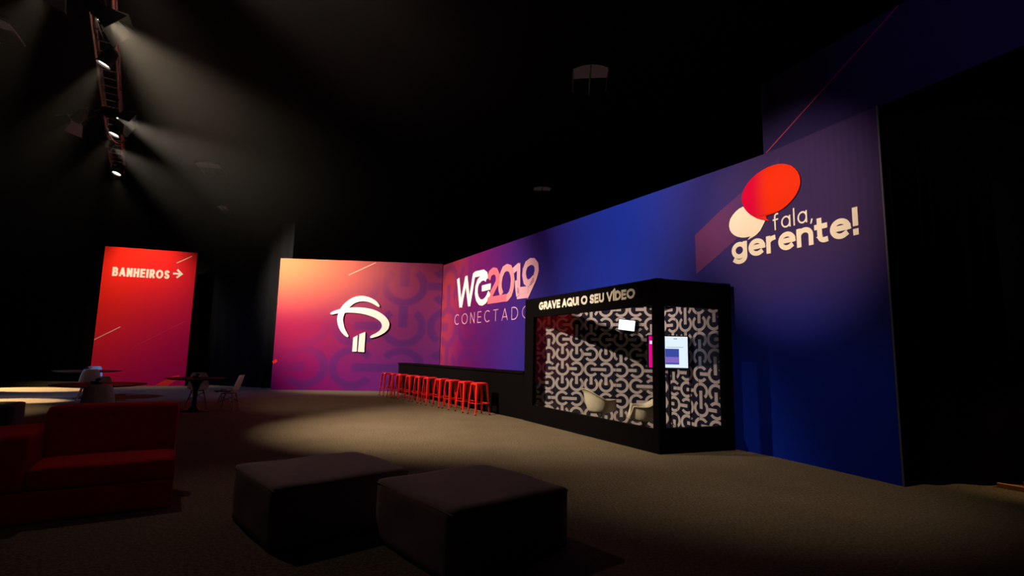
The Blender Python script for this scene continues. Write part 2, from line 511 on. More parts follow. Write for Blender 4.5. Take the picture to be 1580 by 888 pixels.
# ------------------------------------------------------------------ outlines of the printed marks (metres along the wall, height)
LOGO_ARC = [(3.662, 3.086), (3.526, 3.261), (3.297, 3.391), (3.009, 3.45), (2.728, 3.399), (2.485, 3.246), (2.293, 3.031), (2.201, 2.851), (2.159, 2.674), (2.153, 2.514), (2.213, 2.292), (2.318, 2.103), (2.466, 1.963), (2.557, 1.911), (2.604, 1.957), (2.549, 2.045), (2.452, 2.202), (2.383, 2.424), (2.36, 2.599), (2.405, 2.793), (2.547, 2.99), (2.71, 3.15), (2.895, 3.229), (3.083, 3.248), (3.307, 3.206), (3.47, 3.129), (3.584, 3.058), (3.639, 3.05)]
LOGO_SWOOSH = [(1.895, 2.756), (1.947, 2.819), (2.16, 2.911), (2.407, 2.97), (2.719, 3.008), (3.033, 3.013), (3.351, 2.971), (3.609, 2.884), (3.838, 2.742), (3.989, 2.578), (4.044, 2.434), (4.02, 2.272), (3.901, 2.125), (3.717, 2.009), (3.532, 1.931), (3.393, 1.899), (3.356, 1.936), (3.418, 2.008), (3.587, 2.092), (3.708, 2.191), (3.774, 2.315), (3.759, 2.427), (3.674, 2.544), (3.494, 2.655), (3.237, 2.741), (2.982, 2.793), (2.698, 2.814), (2.416, 2.809), (2.168, 2.777), (1.947, 2.719)]
LOGO_PILLAR_A = [(2.766, 1.9), (2.917, 1.996), (2.919, 1.403), (2.758, 1.399)]
LOGO_PILLAR_B = [(2.978, 2.033), (3.189, 2.124), (3.185, 1.392), (2.957, 1.397)]
BUBBLE_RED = [(12.689, 4.061), (12.705, 4.144), (12.75, 4.231), (12.813, 4.295), (12.891, 4.352), (12.98, 4.398), (13.078, 4.429), (13.186, 4.445), (13.294, 4.442), (13.378, 4.431), (13.45, 4.411), (13.53, 4.375), (13.598, 4.329), (13.658, 4.27), (13.705, 4.202), (13.733, 4.128), (13.741, 4.057), (13.73, 3.987), (13.701, 3.924), (13.655, 3.864), (13.594, 3.81), (13.509, 3.754), (13.413, 3.71), (13.335, 3.691), (13.255, 3.68), (13.108, 3.674), (13.126, 3.623), (13.175, 3.579), (13.08, 3.609), (12.992, 3.648), (12.911, 3.697), (12.839, 3.754), (12.787, 3.81), (12.741, 3.88), (12.711, 3.944), (12.692, 4.005)]
BUBBLE_WHITE = [(12.705, 3.923), (12.628, 3.907), (12.557, 3.868), (12.499, 3.818), (12.455, 3.765), (12.433, 3.707), (12.427, 3.645), (12.442, 3.579), (12.474, 3.523), (12.522, 3.476), (12.582, 3.44), (12.649, 3.415), (12.716, 3.401), (12.816, 3.401), (12.763, 3.353), (12.849, 3.378), (12.93, 3.41), (12.991, 3.453), (13.038, 3.519), (13.071, 3.571), (13.092, 3.607), (13.03, 3.628), (12.941, 3.671), (12.838, 3.749), (12.761, 3.833)]
HALFTONE = [(11.705, 3.63), (12.229, 3.943), (12.693, 4.179), (13.405, 4.557), (13.4, 4.453), (12.956, 4.017), (12.567, 3.413), (12.157, 3.173), (11.719, 2.919)]
WG_W = [[(1.415, 4.018), (1.691, 3.001)], [(1.716, 2.999), (2.109, 4.005)], [(2.076, 4.009), (2.396, 2.988)], [(2.396, 2.988), (2.699, 3.973), (2.796, 4.006)]]
WG_G = [[(2.684, 3.975), (2.796, 4.006), (3.346, 3.995), (3.542, 3.905), (3.606, 3.757)], [(3.585, 3.76), (3.427, 3.837), (3.213, 3.822), (3.014, 3.734), (2.899, 3.562), (2.89, 3.361), (2.975, 3.187), (3.152, 3.058), (3.333, 3.028), (3.541, 3.077), (3.687, 3.178), (3.803, 3.312)], [(3.291, 3.483), (3.887, 3.495)]]
WG_D2 = [[(3.731, 3.743), (3.825, 3.903), (4.003, 3.961), (4.203, 3.92), (4.319, 3.779), (4.315, 3.608), (4.161, 3.452), (3.94, 3.268), (3.729, 3.037)], [(3.694, 3.065), (4.342, 3.062), (4.869, 3.064)]]
WG_D0 = [[(4.588, 3.179), (4.487, 3.342), (4.465, 3.529), (4.53, 3.754), (4.678, 3.921), (4.86, 3.958), (5.06, 3.901), (5.179, 3.736), (5.221, 3.538), (5.184, 3.305), (5.091, 3.15), (4.929, 3.06), (4.779, 3.048)]]
WG_D1 = [[(5.234, 3.81), (5.56, 3.923)], [(5.546, 3.984), (5.563, 3.209)], [(5.451, 3.512), (5.484, 3.246), (5.547, 3.052)]]
WG_D9 = [[(5.479, 3.066), (5.755, 3.06), (6.023, 3.054)], [(5.988, 3.0), (6.2, 3.233), (6.397, 3.462), (6.492, 3.657), (6.463, 3.813), (6.334, 3.921), (6.153, 3.947), (5.97, 3.896), (5.867, 3.766), (5.845, 3.611), (5.915, 3.432), (6.04, 3.362), (6.195, 3.387), (6.346, 3.468)], [(5.502, 3.209), (6.071, 3.184)]]

# ------------------------------------------------------------------ lettering
def arc(cx, cy, rx, ry, a0, a1, n=None):
    n = n or max(4, int(abs(a1 - a0) / 12))
    return [(cx + rx * math.cos(math.radians(a0 + (a1 - a0) * i / n)), cy + ry * math.sin(math.radians(a0 + (a1 - a0) * i / n))) for i in range(n + 1)]


def oval(cx, cy, rx, ry): return arc(cx, cy, rx, ry, 0, 360, 30)


G = {  # centre lines on a unit cap height: (strokes, advance)
    'A': ([[(0, 0), (.36, 1)], [(.36, 1), (.72, 0)], [(.13, .28), (.59, .28)]], .72),
    'B': ([[(0, 0), (0, 1)], [(0, 1), (.30, 1)] + arc(.30, .76, .22, .24, 90, -90) + [(0, .52)], [(0, .52), (.34, .52)] + arc(.34, .26, .25, .26, 90, -90) + [(0, 0)]], .59),
    'C': ([arc(.42, .5, .42, .5, 56, 304)], .74),
    'D': ([[(0, 0), (0, 1), (.26, 1)] + arc(.26, .5, .44, .5, 90, -90) + [(0, 0)]], .70),
    'E': ([[(.5, 1), (0, 1), (0, 0), (.5, 0)], [(0, .52), (.45, .52)]], .50),
    'G': ([arc(.44, .5, .44, .5, 56, 345), [(.86, .46), (.55, .46)]], .88),
    'H': ([[(0, 0), (0, 1)], [(.6, 0), (.6, 1)], [(0, .52), (.6, .52)]], .60),
    'I': ([[(0, 0), (0, 1)]], 0.0),
    'Í': ([[(0, 0), (0, 1)], [(-.04, 1.17), (.13, 1.36)]], 0.0),
    'N': ([[(0, 0), (0, 1)], [(0, 1), (.6, 0)], [(.6, 0), (.6, 1)]], .60),
    'O': ([oval(.46, .5, .46, .5)], .92),
    'Q': ([oval(.46, .5, .46, .5), [(.52, .30), (.88, -.04)]], .92),
    'R': ([[(0, 0), (0, 1)], [(0, 1), (.30, 1)] + arc(.30, .72, .24, .28, 90, -90) + [(0, .44)], [(.26, .44), (.56, 0)]], .56),
    'S': ([arc(.28, .745, .25, .255, 35, 270, 16) + arc(.28, .245, .27, .245, 90, -150, 16)], .55),
    'T': ([[(0, 1), (.6, 1)], [(.3, 1), (.3, 0)]], .60),
    'U': ([[(0, 1), (0, .32)] + arc(.3, .32, .3, .32, 180, 360) + [(.6, 1)]], .60),
    'V': ([[(0, 1), (.36, 0)], [(.36, 0), (.72, 1)]], .72),
    # lower case, x-height .68
    'f': ([[(.12, 0), (.12, .82)] + arc(.30, .82, .18, .18, 180, 75), [(0, .64), (.32, .64)]], .34),
    'a': ([oval(.30, .33, .30, .33), [(.60, .66), (.60, 0)]], .60),
    'l': ([[(0, 0), (0, 1.02)]], 0.0),
    ',': ([[(.06, .05), (-.01, -.16)]], .08),
    'g': ([oval(.28, .33, .28, .33), [(.56, .66), (.56, 0)] + arc(.28, -.02, .28, .26, 0, -138)], .56),
    'e': ([[(.04, .35), (.60, .35)], arc(.31, .33, .29, .33, 3, 308, 24)], .60),
    'r': ([[(0, 0), (0, .66)], arc(.26, .38, .26, .26, 178, 92)], .30),
    'n': ([[(0, 0), (0, .66)], [(0, .36)] + arc(.26, .38, .26, .28, 180, 0) + [(.52, 0)]], .52),
    't': ([[(.12, .92), (.12, .2)] + arc(.30, .20, .18, .20, 180, 285), [(0, .64), (.34, .64)]], .36),
    '!': ([[(.02, .42), (.02, 1.0)], [(.02, .03), (.02, .07)]], .05),
}


def densify(p, step):
    out = [p[0]]
    for a, b in zip(p[:-1], p[1:]):
        n = max(1, int(math.hypot(b[0] - a[0], b[1] - a[1]) / step))
        for i in range(1, n + 1): out.append((a[0] + (b[0] - a[0]) * i / n, a[1] + (b[1] - a[1]) * i / n))
    return out


def ribbon(mb, pts, w, F, d0, d1, step=0.06, mi=0, cap=0.0):
    """flat stroke of width w along pts (u,z) raised from d0 to d1; F maps (u,z,depth) to the place"""
    if cap and math.hypot(pts[0][0] - pts[-1][0], pts[0][1] - pts[-1][1]) > 1e-6:
        pts = list(pts)      # square ends
        for i_, j_ in ((0, 1), (-1, -2)):
            x, y = pts[i_][0] - pts[j_][0], pts[i_][1] - pts[j_][1]; l = math.hypot(x, y)
            pts[i_] = (pts[i_][0] + x / l * cap, pts[i_][1] + y / l * cap)
    pts = densify(pts, step); n = len(pts)
    closed = math.hypot(pts[0][0] - pts[-1][0], pts[0][1] - pts[-1][1]) < 1e-6
    if closed: pts = pts[:-1]; n -= 1
    L = []; R = []
    for i, p in enumerate(pts):
        def dr(a, b):
            x, y = b[0] - a[0], b[1] - a[1]; l = math.hypot(x, y) or 1; return x / l, y / l
        ds = []
        if closed or i > 0: ds.append(dr(pts[i - 1], p))
        if closed or i < n - 1: ds.append(dr(p, pts[(i + 1) % n]))
        tx, ty = sum(d[0] for d in ds), sum(d[1] for d in ds); l = math.hypot(tx, ty) or 1
        tx, ty = tx / l, ty / l
        k = 1 / max(0.62, abs(tx * ds[0][0] + ty * ds[0][1]))
        nx, ny = -ty * k * w / 2, tx * k * w / 2
        L.append((p[0] + nx, p[1] + ny)); R.append((p[0] - nx, p[1] - ny))
    vs = [F(*q, d1) for q in L] + [F(*q, d1) for q in R] + [F(*q, d0) for q in L] + [F(*q, d0) for q in R]
    uvs = L + R + L + R
    fs = []
    for i in range(n if closed else n - 1):
        j = (i + 1) % n
        fs += [(n + i, n + j, j, i), (i, j, 2 * n + j, 2 * n + i), (3 * n + i, 3 * n + j, n + j, n + i)]
    if not closed: fs += [(0, 2 * n, 3 * n, n), (n - 1, 2 * n - 1, 4 * n - 1, 3 * n - 1)]
    mb.add(vs, fs, mi, uvs)


def text(mb, s, F, u0, u1, z0, cap, w, d0, d1, gap=0.2, space=0.36, zs=None, jitter=0.0003, only=None):
    """word set between u0 and u1 on base line z0 (rising to zs at u1)"""
    # gap and space are clear distances in stroke widths
    adv = sum(G[ch][1] for ch in s if ch != ' '); nl = sum(ch != ' ' for ch in s)
    fixed = nl * w + (nl - 1) * gap * w + s.count(' ') * space * w
    kx = (u1 - u0 - fixed) / adv; h = cap - w
    pos = []; at = 0.0; wi = 0
    for ch in s:
        if ch == ' ': at += space * w; wi += 1; continue
        if only is None or only == wi: pos.append((ch, at))
        at += G[ch][1] * kx + w + gap * w
    k = 0
    for ch, p in pos:
        for st in G[ch][0]:
            q = [(u0 + w / 2 + p + kx * x, z0 + w / 2 + h * y + ((zs - z0) * (p + kx * x) / (u1 - u0) if zs else 0)) for x, y in st]
            ribbon(mb, q, w, F, d0, d1 + k * jitter, cap=w * .48); k = (k + 1) % 4


def poly(mb, pts, F, d0, d1, smooth=0, mi=0):
    """filled outline in (u,z) raised from d0 to d1"""
    P = list(pts)
    for _ in range(smooth):
        Q = []
        for i, p in enumerate(P):
            q = P[(i + 1) % len(P)]
            Q += [(p[0] * .75 + q[0] * .25, p[1] * .75 + q[1] * .25), (p[0] * .25 + q[0] * .75, p[1] * .25 + q[1] * .75)]
        P = Q
    from mathutils.geometry import tessellate_polygon
    tri = tessellate_polygon([[Vector((p[0], p[1], 0)) for p in P]])
    n = len(P)
    vs = [F(*p, d1) for p in P] + [F(*p, d0) for p in P]
    fs = [tuple(t) for t in tri]
    fs += [(i, (i + 1) % n, n + (i + 1) % n, n + i) for i in range(n)]
    mb.add(vs, fs, mi, P + P)


def flat_frame(a, b):
    """(u,z,d) on an upright plane from a to b; d is out of its front (to the right of a->b)"""
    a = Vector((a[0], a[1])); b = Vector((b[0], b[1])); t = (b - a).normalized(); n = Vector((t.y, -t.x))
    return lambda u, z, d: (a.x + t.x * u + n.x * d, a.y + t.y * u + n.y * d, z)


# ------------------------------------------------------------------ setting
def struct(o): tag(o, kind='structure'); return o


X0, X1, Y0, Y1, ZC = -32.0, 14.0, -6.0, 34.0, 10.0
b = MB(); b.box(((X0 + X1) / 2, (Y0 + Y1) / 2, -0.05), (X1 - X0, Y1 - Y0, 0.1)); struct(b.build('floor', M['carpet']))
b = MB(); b.box(((X0 + X1) / 2, (Y0 + Y1) / 2, ZC + 0.05), (X1 - X0, Y1 - Y0, 0.1)); struct(b.build('ceiling', M['ceiling']))
for nme, c, s in (('wall_left', (X0 - .05, (Y0 + Y1) / 2, ZC / 2), (.1, Y1 - Y0, ZC)), ('wall_right', (X1 + .05, (Y0 + Y1) / 2, ZC / 2), (.1, Y1 - Y0, ZC)),
                  ('wall_back', ((X0 + X1) / 2, Y1 + .05, ZC / 2), (X1 - X0, .1, ZC)), ('wall_front', ((X0 + X1) / 2, Y0 - .05, ZC / 2), (X1 - X0, .1, ZC))):
    b = MB(); b.box(c, s); struct(b.build(nme, M['black']))


def drape(name, pts, z1, amp=0.035, label=None):
    """heavy pleated cloth hanging along pts"""
    b = MB(); P = densify(pts, 0.06); n = len(P); vs = []
    for zi, z in enumerate((0.0, z1 * .5, z1)):
        for i, p in enumerate(P):
            a = P[max(i - 1, 0)]; c = P[min(i + 1, n - 1)]
            t = Vector((c[0] - a[0], c[1] - a[1])).normalized()
            o = amp * math.sin(i * 0.62 + 0.8 * math.sin(i * .13)) * (1.15 - .2 * zi)
            vs.append((p[0] - t.y * o, p[1] + t.x * o, z))
    fs = [(r * n + i, r * n + i + 1, (r + 1) * n + i + 1, (r + 1) * n + i) for r in range(2) for i in range(n - 1)]
    b.add(vs, fs)
    return b.build(name, M['black'], smooth=True, solid=0.01)


o = drape('black_drape', [(4.74, 6.42), (5.70, 6.47), (12.5, 6.75)], 4.66)
tag(o, 'tall black pleated drape closing the space to the right of the blue backdrop', 'curtain')
o = drape('black_drape', [(-26.0, 20.9), (-12.6, 20.75), (-8.3, 19.3)], 6.2)
tag(o, 'black pleated drape hanging behind the red sign panel', 'curtain')

# ------------------------------------------------------------------ long blue backdrop
WPTS = [(-2.6, 19.28), (3.80, 8.277), (3.99, 7.93), (4.17, 7.5), (4.33, 7.07), (4.49, 6.66), (4.63, 6.28)]
WL = [0.0]
for p, q in zip(WPTS[:-1], WPTS[1:]): WL.append(WL[-1] + math.hypot(q[0] - p[0], q[1] - p[1]))


def WF(u, z, d):
    i = 0
    while i < len(WL) - 2 and u > WL[i + 1]: i += 1
    k = (u - WL[i]) / (WL[i + 1] - WL[i])
    a, c = WPTS[i], WPTS[i + 1]
    t = Vector((c[0] - a[0], c[1] - a[1])).normalized()
    # blend the normal so raised letters follow the bend
    n = Vector((t.y, -t.x))
    # the front faces the camera side: to the right of the walk is away from it, so flip if needed
    n = -n if n.x > 0 else n
    return (a[0] + (c[0] - a[0]) * k + n.x * d, a[1] + (c[1] - a[1]) * k + n.y * d, z)


wall = empty('backdrop_wall', (WPTS[3][0], WPTS[3][1], 0), 0, 'long blue and violet printed backdrop wall running behind the bar and the video booth', 'backdrop wall')
INV = Matrix.Translation(Vector((-WPTS[3][0], -WPTS[3][1], 0)))


def under(o, root):
    o.parent = root; o.matrix_parent_inverse = Matrix.Translation(-Vector(root.location)); return o


b = MB(); H = 4.69; us = sorted(set([0, 8.25, 12.2] + [i * .45 for i in range(1, 33)] + WL)); us = [u for u in us if u <= WL[-1]]
for u0_, u1_ in zip(us[:-1], us[1:]):
    inside = u0_ >= 8.249 and u1_ <= 12.201
    zlo = 2.62 if inside else 0.0
    vs = [WF(u0_, zlo, 0), WF(u1_, zlo, 0), WF(u1_, H, 0), WF(u0_, H, 0)]
    b.add(vs, [(0, 1, 2, 3)], 0, [(u0_, zlo), (u1_, zlo), (u1_, H), (u0_, H)])
    vk = [WF(u0_, zlo, -.07), WF(u1_, zlo, -.07), WF(u1_, H, -.07), WF(u0_, H, -.07)]
    b.add(vk, [(3, 2, 1, 0)], 1)
    b.add(vs[2:] + vk[2:], [(0, 1, 3, 2)], 1)
    b.add([vs[0], vs[1], vk[1], vk[0]], [(0, 1, 2, 3)], 1)
L_ = WL[-1]
b.add([WF(L_, 0, 0), WF(L_, 0, -.07), WF(L_, H, -.07), WF(L_, H, 0)], [(0, 1, 2, 3)], 1)
under(b.build('printed_cloth', [M['blue'], M['blackpaint']]), wall)
b = MB(); b.tube([WF(L_ - .006, 0, .004), WF(L_ - .006, H, .004)], .012, 8); under(b.build('edge_trim', M['hinge']), wall)

WGW = 0.21
for key, strokes, mt, w_ in (('letter', WG_W, 'cream', .185), ('letter', WG_G, 'cream', .19), ('digit', WG_D2, 'pink', .215), ('digit', WG_D0, 'rose', .205), ('digit', WG_D1, 'lilac', .18), ('digit', WG_D9, 'lilac', .19)):
    b = MB()
    for k, st in enumerate(strokes): ribbon(b, st, w_, WF, 0.0, .012 + .004 * k)
    under(b.build(key, M[mt]), wall)
b = MB(); text(b, 'CONECTADOS', WF, 1.22, 6.72, 2.40, .36, .023, 0, .008, gap=9.5); under(b.build('lettering', M['lilac']), wall)
b = MB(); poly(b, HALFTONE, WF, .001, .004); under(b.build('dotted_band', M['halftone']), wall)
b = MB(); poly(b, BUBBLE_WHITE, WF, .001, .014); o = under(b.build('speech_bubble', M['cream']), wall); o['label'] = 'small white speech bubble'
b = MB(); poly(b, BUBBLE_RED, WF, .001, .020); o = under(b.build('speech_bubble', M['bubble']), wall); o['label'] = 'large red speech bubble'
b = MB(); text(b, 'fala,', WF, 13.22, 13.90, 3.415, .262, .024, 0, .005, gap=2.0, zs=3.415); under(b.build('lettering', M['white']), wall)
b = MB(); text(b, 'gerente!', WF, 12.455, 14.56, 3.07, .385, .075, 0, .005, gap=.26); under(b.build('lettering', M['cream']), wall)

# ------------------------------------------------------------------ purple end backdrop
PA, PB = (-8.5, 18.75), (-2.62, 19.278)
PF = flat_frame(PA, PB)
pur = empty('backdrop_wall', (PA[0], PA[1], 0), 0, 'square sunset coloured backdrop wall with a white tree emblem', 'backdrop wall')
b = MB(); PLEN = math.hypot(PB[0] - PA[0], PB[1] - PA[1]); PH = 4.74
n = 12
for i in range(n):
    a0, a1 = PLEN * i / n, PLEN * (i + 1) / n
    b.add([PF(a0, 0, 0), PF(a1, 0, 0), PF(a1, PH, 0), PF(a0, PH, 0)], [(0, 1, 2, 3)], 0, [(a0, 0), (a1, 0), (a1, PH), (a0, PH)])
b.add([PF(0, 0, 0), PF(PLEN, 0, 0), PF(PLEN, PH, 0), PF(0, PH, 0), PF(0, 0, -.07), PF(PLEN, 0, -.07), PF(PLEN, PH, -.07), PF(0, PH, -.07)],
      [(0, 3, 7, 4), (3, 2, 6, 7), (2, 1, 5, 6), (7, 6, 5, 4)], 1)
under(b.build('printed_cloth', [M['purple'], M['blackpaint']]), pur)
for nme, pts, s_, k in (('emblem_arch', LOGO_ARC, 1, .035), ('emblem_swoosh', LOGO_SWOOSH, 1, .04), ('emblem_trunk', LOGO_PILLAR_A, 0, .035), ('emblem_trunk', LOGO_PILLAR_B, 0, .035)):
    b = MB(); poly(b, pts, PF, 0, k, s_); under(b.build(nme, M['white']), pur)
b = MB(); ribbon(b, [(2.464, 4.20), (3.425, 4.70)], .022, PF, 0, .004); under(b.build('slanted_line', M['paleline']), pur)
b = MB(); ribbon(b, [(.0, .945), (.14, 1.04)], .11, PF, 0, .004); under(b.build('slanted_line', M['redline']), pur)

# ------------------------------------------------------------------ red sign
RA, RB = (-14.95, 18.72), (-12.15, 19.70)
RF = flat_frame(RA, RB); RH = 5.05; RL = math.hypot(RB[0] - RA[0], RB[1] - RA[1])
red = empty('sign_panel', (RA[0], RA[1], 0), 0, 'tall red freestanding sign panel pointing to the toilets', 'sign')
b = MB()
b.add([RF(0, 0, 0), RF(RL, 0, 0), RF(RL, RH, 0), RF(0, RH, 0)], [(0, 1, 2, 3)], 0, [(0, 0), (RL, 0), (RL, RH), (0, RH)])
b.add([RF(0, 0, 0), RF(RL, 0, 0), RF(RL, RH, 0), RF(0, RH, 0), RF(0, 0, -.12), RF(RL, 0, -.12), RF(RL, RH, -.12), RF(0, RH, -.12)],
      [(0, 3, 7, 4), (3, 2, 6, 7), (2, 1, 5, 6), (7, 6, 5, 4)], 1)
under(b.build('printed_board', [M['redp'], M['blackpaint']]), red)
b = MB(); text(b, 'BANHEIROS', RF, .31, 2.115, 3.97, .33, .070, 0, .010, gap=.45); under(b.build('lettering', M['white']), red)
b = MB(); ribbon(b, [(2.225, 4.19), (2.50, 4.19)], .07, RF, 0, .010); ribbon(b, [(2.355, 4.345), (2.51, 4.19), (2.355, 4.035)], .07, RF, 0, .011); under(b.build('arrow', M['white']), red)
for p, q, w_, mt in (((2.31, 4.60), (2.79, 4.90), .03, 'paleline'), ((.0, 1.63), (.74, 2.12), .03, 'paleline'), ((1.2, 1.40), (2.78, 2.41), .028, 'dimline')):
    b = MB(); ribbon(b, [p, q], w_, RF, 0, .004); under(b.build('slanted_line', M[mt]), red)
b = MB(); poly(b, [(2.0, .01), (2.42, .01), (2.79, .27), (2.79, .40), (2.55, .36)], RF, 0, .003); under(b.build('slanted_band', M['redline']), red)

# ------------------------------------------------------------------ portal header over the opening
HA, HB = (3.985, 8.0), (6.12, 2.6)
HF = flat_frame(HB, HA)
hl = math.hypot(HB[0] - HA[0], HB[1] - HA[1])
hp = empty('header_panel', (HA[0], HA[1], 4.6), 0, 'dark navy header panel with a thin magenta line spanning above the blue wall end', 'header panel')
d = (Vector(HB) - Vector(HA)).normalized(); nn = Vector((-d.y, d.x)); nn = nn if nn.x > 0 else -nn
hA2 = Vector(HA) + nn * .02; hB2 = Vector(HB) + nn * .02
b = MB(); b.slab(hA2, hB2, 4.695, 5.90, .09 if (Vector((-d.y, d.x)) - nn).length < .1 else -.09); under(b.build('cloth_box', M['navy'], bevel=.008), hp)
hd = lambda u, z, k: (hA2.x + d.x * u - nn.x * k, hA2.y + d.y * u - nn.y * k, z)
b = MB(); ribbon(b, [(.06, 4.715), (2.14, 5.89)], .016, hd, 0, .004); under(b.build('slanted_line', M['navyline']), hp)

# ------------------------------------------------------------------ recording booth
BL, BC, BR = (.31, 11.70), (2.25, 7.97), (3.60, 8.47)
FA = flat_frame(BL, BC)
booth = empty('recording_booth', (BC[0], BC[1], 0), 0, 'black glazed video recording booth standing against the blue backdrop', 'booth')
FL = math.hypot(BC[0] - BL[0], BC[1] - BL[1]); SL = math.hypot(BR[0] - BC[0], BR[1] - BC[1])
fd = Vector((BC[0] - BL[0], BC[1] - BL[1])).normalized(); sd = Vector((BR[0] - BC[0], BR[1] - BC[1])).normalized()
fp = lambda u: Vector(BL) + fd * u
sp = lambda u: Vector(BC) + sd * u
TH = .09
bp_ = lambda name, a, c, z0, z1, t=TH, mt='blackpaint', bev=.004: under((lambda q: (q.slab(a, c, z0, z1, t), q.build(name, M[mt], bevel=bev))[1])(MB()), booth)
POST_L, POST_R, SP0, SP1 = .38, FL - .13, .13, SL - .19
bp_('post', fp(0), fp(POST_L), 0, 2.66, .10)
bp_('post', fp(POST_R), fp(FL), 0, 2.66, .10)
bp_('post', sp(0), sp(SP0), 0, 2.66, .10)
bp_('post', sp(SP1), sp(SL), 0, 2.66, .10)
bp_('header', fp(POST_L), fp(POST_R), 2.245, 2.655)
bp_('header', sp(SP0), sp(SP1), 2.235, 2.655)
bp_('base_panel', fp(POST_L), fp(POST_R), 0, .355)
bp_('base_panel', sp(SP0), sp(SP1), 0, .375)
ins = lambda f, u, k: f(u) + (Vector((-fd.y, fd.x)) if f is fp else Vector((-sd.y, sd.x))) * k
bp_('window_pane', ins(fp, POST_L, .03), ins(fp, POST_R, .03), .355, 2.245, .008, 'glass', 0)
bp_('window_pane', ins(sp, SP0, .03), ins(sp, SP1, .03), .375, 2.235, .008, 'glass', 0)
side = Vector((-fd.y, fd.x))
side = side if side.x > 0 else -side
bp_('end_panel', Vector(BL) + side * 1.27, Vector(BL) + fd * .01, 0, 2.66, .04)
IA, IB, IC = (.44, 11.75), (3.10, 10.6), (3.62, 8.72)
IA = (.47, 11.62)


def papered(a, c, mt, z1):
    q = MB(); f = flat_frame(a, c); l = math.hypot(c[0] - a[0], c[1] - a[1])
    q.add([f(0, 0, 0), f(l, 0, 0), f(l, z1, 0), f(0, z1, 0)], [(0, 1, 2, 3)], 0, [(0, 0), (l, 0), (l, z1), (0, z1)])
    q.add([f(0, 0, -.03), f(l, 0, -.03), f(l, z1, -.03), f(0, z1, -.03), f(0, z1, 0), f(l, z1, 0)], [(3, 2, 1, 0), (4, 5, 2, 3)], 1)
    for x in (.46, 1.14, 1.86):       # joints between the panels
        if x < l: q.tube([f(x, 0, .001), f(x, z1, .001)], .004, 6, 1)
    o = under(q.build('patterned_wall', [M[mt], M['blackpaint']]), booth); o['label'] = 'wall papered with pale broken rings'
    return o


papered(IA, IB, 'paper', 2.6)
papered(IB, IC, 'paper2', 2.6)
for k in range(5):
    b = MB(); text(b, 'GRAVE AQUI O SEU VÍDEO', FA, .63, 3.70, 2.385, .168, .041, 0, .012, gap=.26, space=1.5, only=k); under(b.build('word', M['white']), booth)

# screen on a stand inside
tv = empty('television', (2.93, 9.60, 0), 0, 'lit screen on a pole stand inside the glazed booth', 'television')
tvz = 1.535
a = .06
b = MB(); b.box((-.03, .03, tvz), (.78, .045, .61), rz=a); b.build('bezel', M['blackplastic'], tv, bevel=.006)
Rz = Matrix.Rotation(a, 3, 'Z')


def scr(name, mt, x0, x1, z0, z1, k, parent=tv):
    q = MB(); vs = [Rz @ Vector((x, 0, 0)) + Vector((-.03, .03, 0)) for x in (x0, x1, x1, x0)]
    n_ = Rz @ Vector((0, -1, 0)) * (.0225 + k)
    vs = [Vector((v.x, v.y, z)) + n_ for v, z in zip(vs, (z0, z0, z1, z1))]
    vk = [v - n_.normalized() * (k * .8) for v in vs]
    q.add(vs + vk, [(0, 1, 2, 3), (0, 4, 5, 1), (1, 5, 6, 2), (2, 6, 7, 3), (3, 7, 4, 0)])
    return q.build(name, M[mt], parent)


sc = scr('screen', 'screen', -.365, .365, tvz - .285, tvz + .285, .001)
scr('side_menu', 'screenpink', -.365, -.20, tvz - .285, tvz + .285, .002, sc)
scr('menu_text', 'screen', -.35, -.29, tvz + .14, tvz + .20, .003, sc)
scr('picture', 'screenblue', -.06, .20, tvz - .225, tvz + .06, .002, sc)
scr('picture_glow', 'screenlilac', -.06, .20, tvz - .195, tvz - .09, .003, sc)
scr('title_text', 'screengrey', .10, .17, tvz + .235, tvz + .25, .002, sc)
scr('line_text', 'screengrey', -.04, .28, tvz + .085, tvz + .092, .002, sc)
b = MB(); b.tube([(.0, .075, 0.03), (.0, .075, tvz + .1)], .022, 12); b.build('pole', M['blackmetal'], tv)
b = MB(); b.box((0, .075, .02), (.50, .34, .03), rz=.3); b.build('stand_base', M['blackmetal'], tv, bevel=.008)
b = MB(); b.tube([(.03 + .07 * math.cos(t * .7) * (1 + .1 * t / 9), -.02 + .06 * math.sin(t * .7), .045 + .006 * t) for t in range(26)] + [(.02, .05, .30), (.02, .06, .9)], .006, 6); b.build('cable', M['blackplastic'], tv)

led = empty('video_light', (2.43, 10.86, 2.08), 0, 'small bright panel lamp high on the ringed wall in the booth', 'lamp')  # added glowing panel standing in for a bright reflection
f = flat_frame(IA, IB); fdir = Vector((IB[0] - IA[0], IB[1] - IA[1], 0)).normalized(); fno = Vector((fdir.y, -fdir.x, 0))
b = MB(); b.box(Vector((0, 0, 0)) + fno * .07, (.36, .035, .24), M=Matrix((fdir, -fno, Vector((0, 0, 1)))).transposed() @ Matrix.Rotation(.12, 3, 'Y')); b.build('lamp_housing', M['blackplastic'], led, bevel=.004)
b = MB(); b.box(fno * .09, (.33, .004, .21), M=Matrix((fdir, -fno, Vector((0, 0, 1)))).transposed() @ Matrix.Rotation(.12, 3, 'Y')); b.build('lit_face', M['led'], led)
b = MB(); b.tube([fno * .002, fno * .06], .012, 8); b.build('bracket', M['blackmetal'], led)


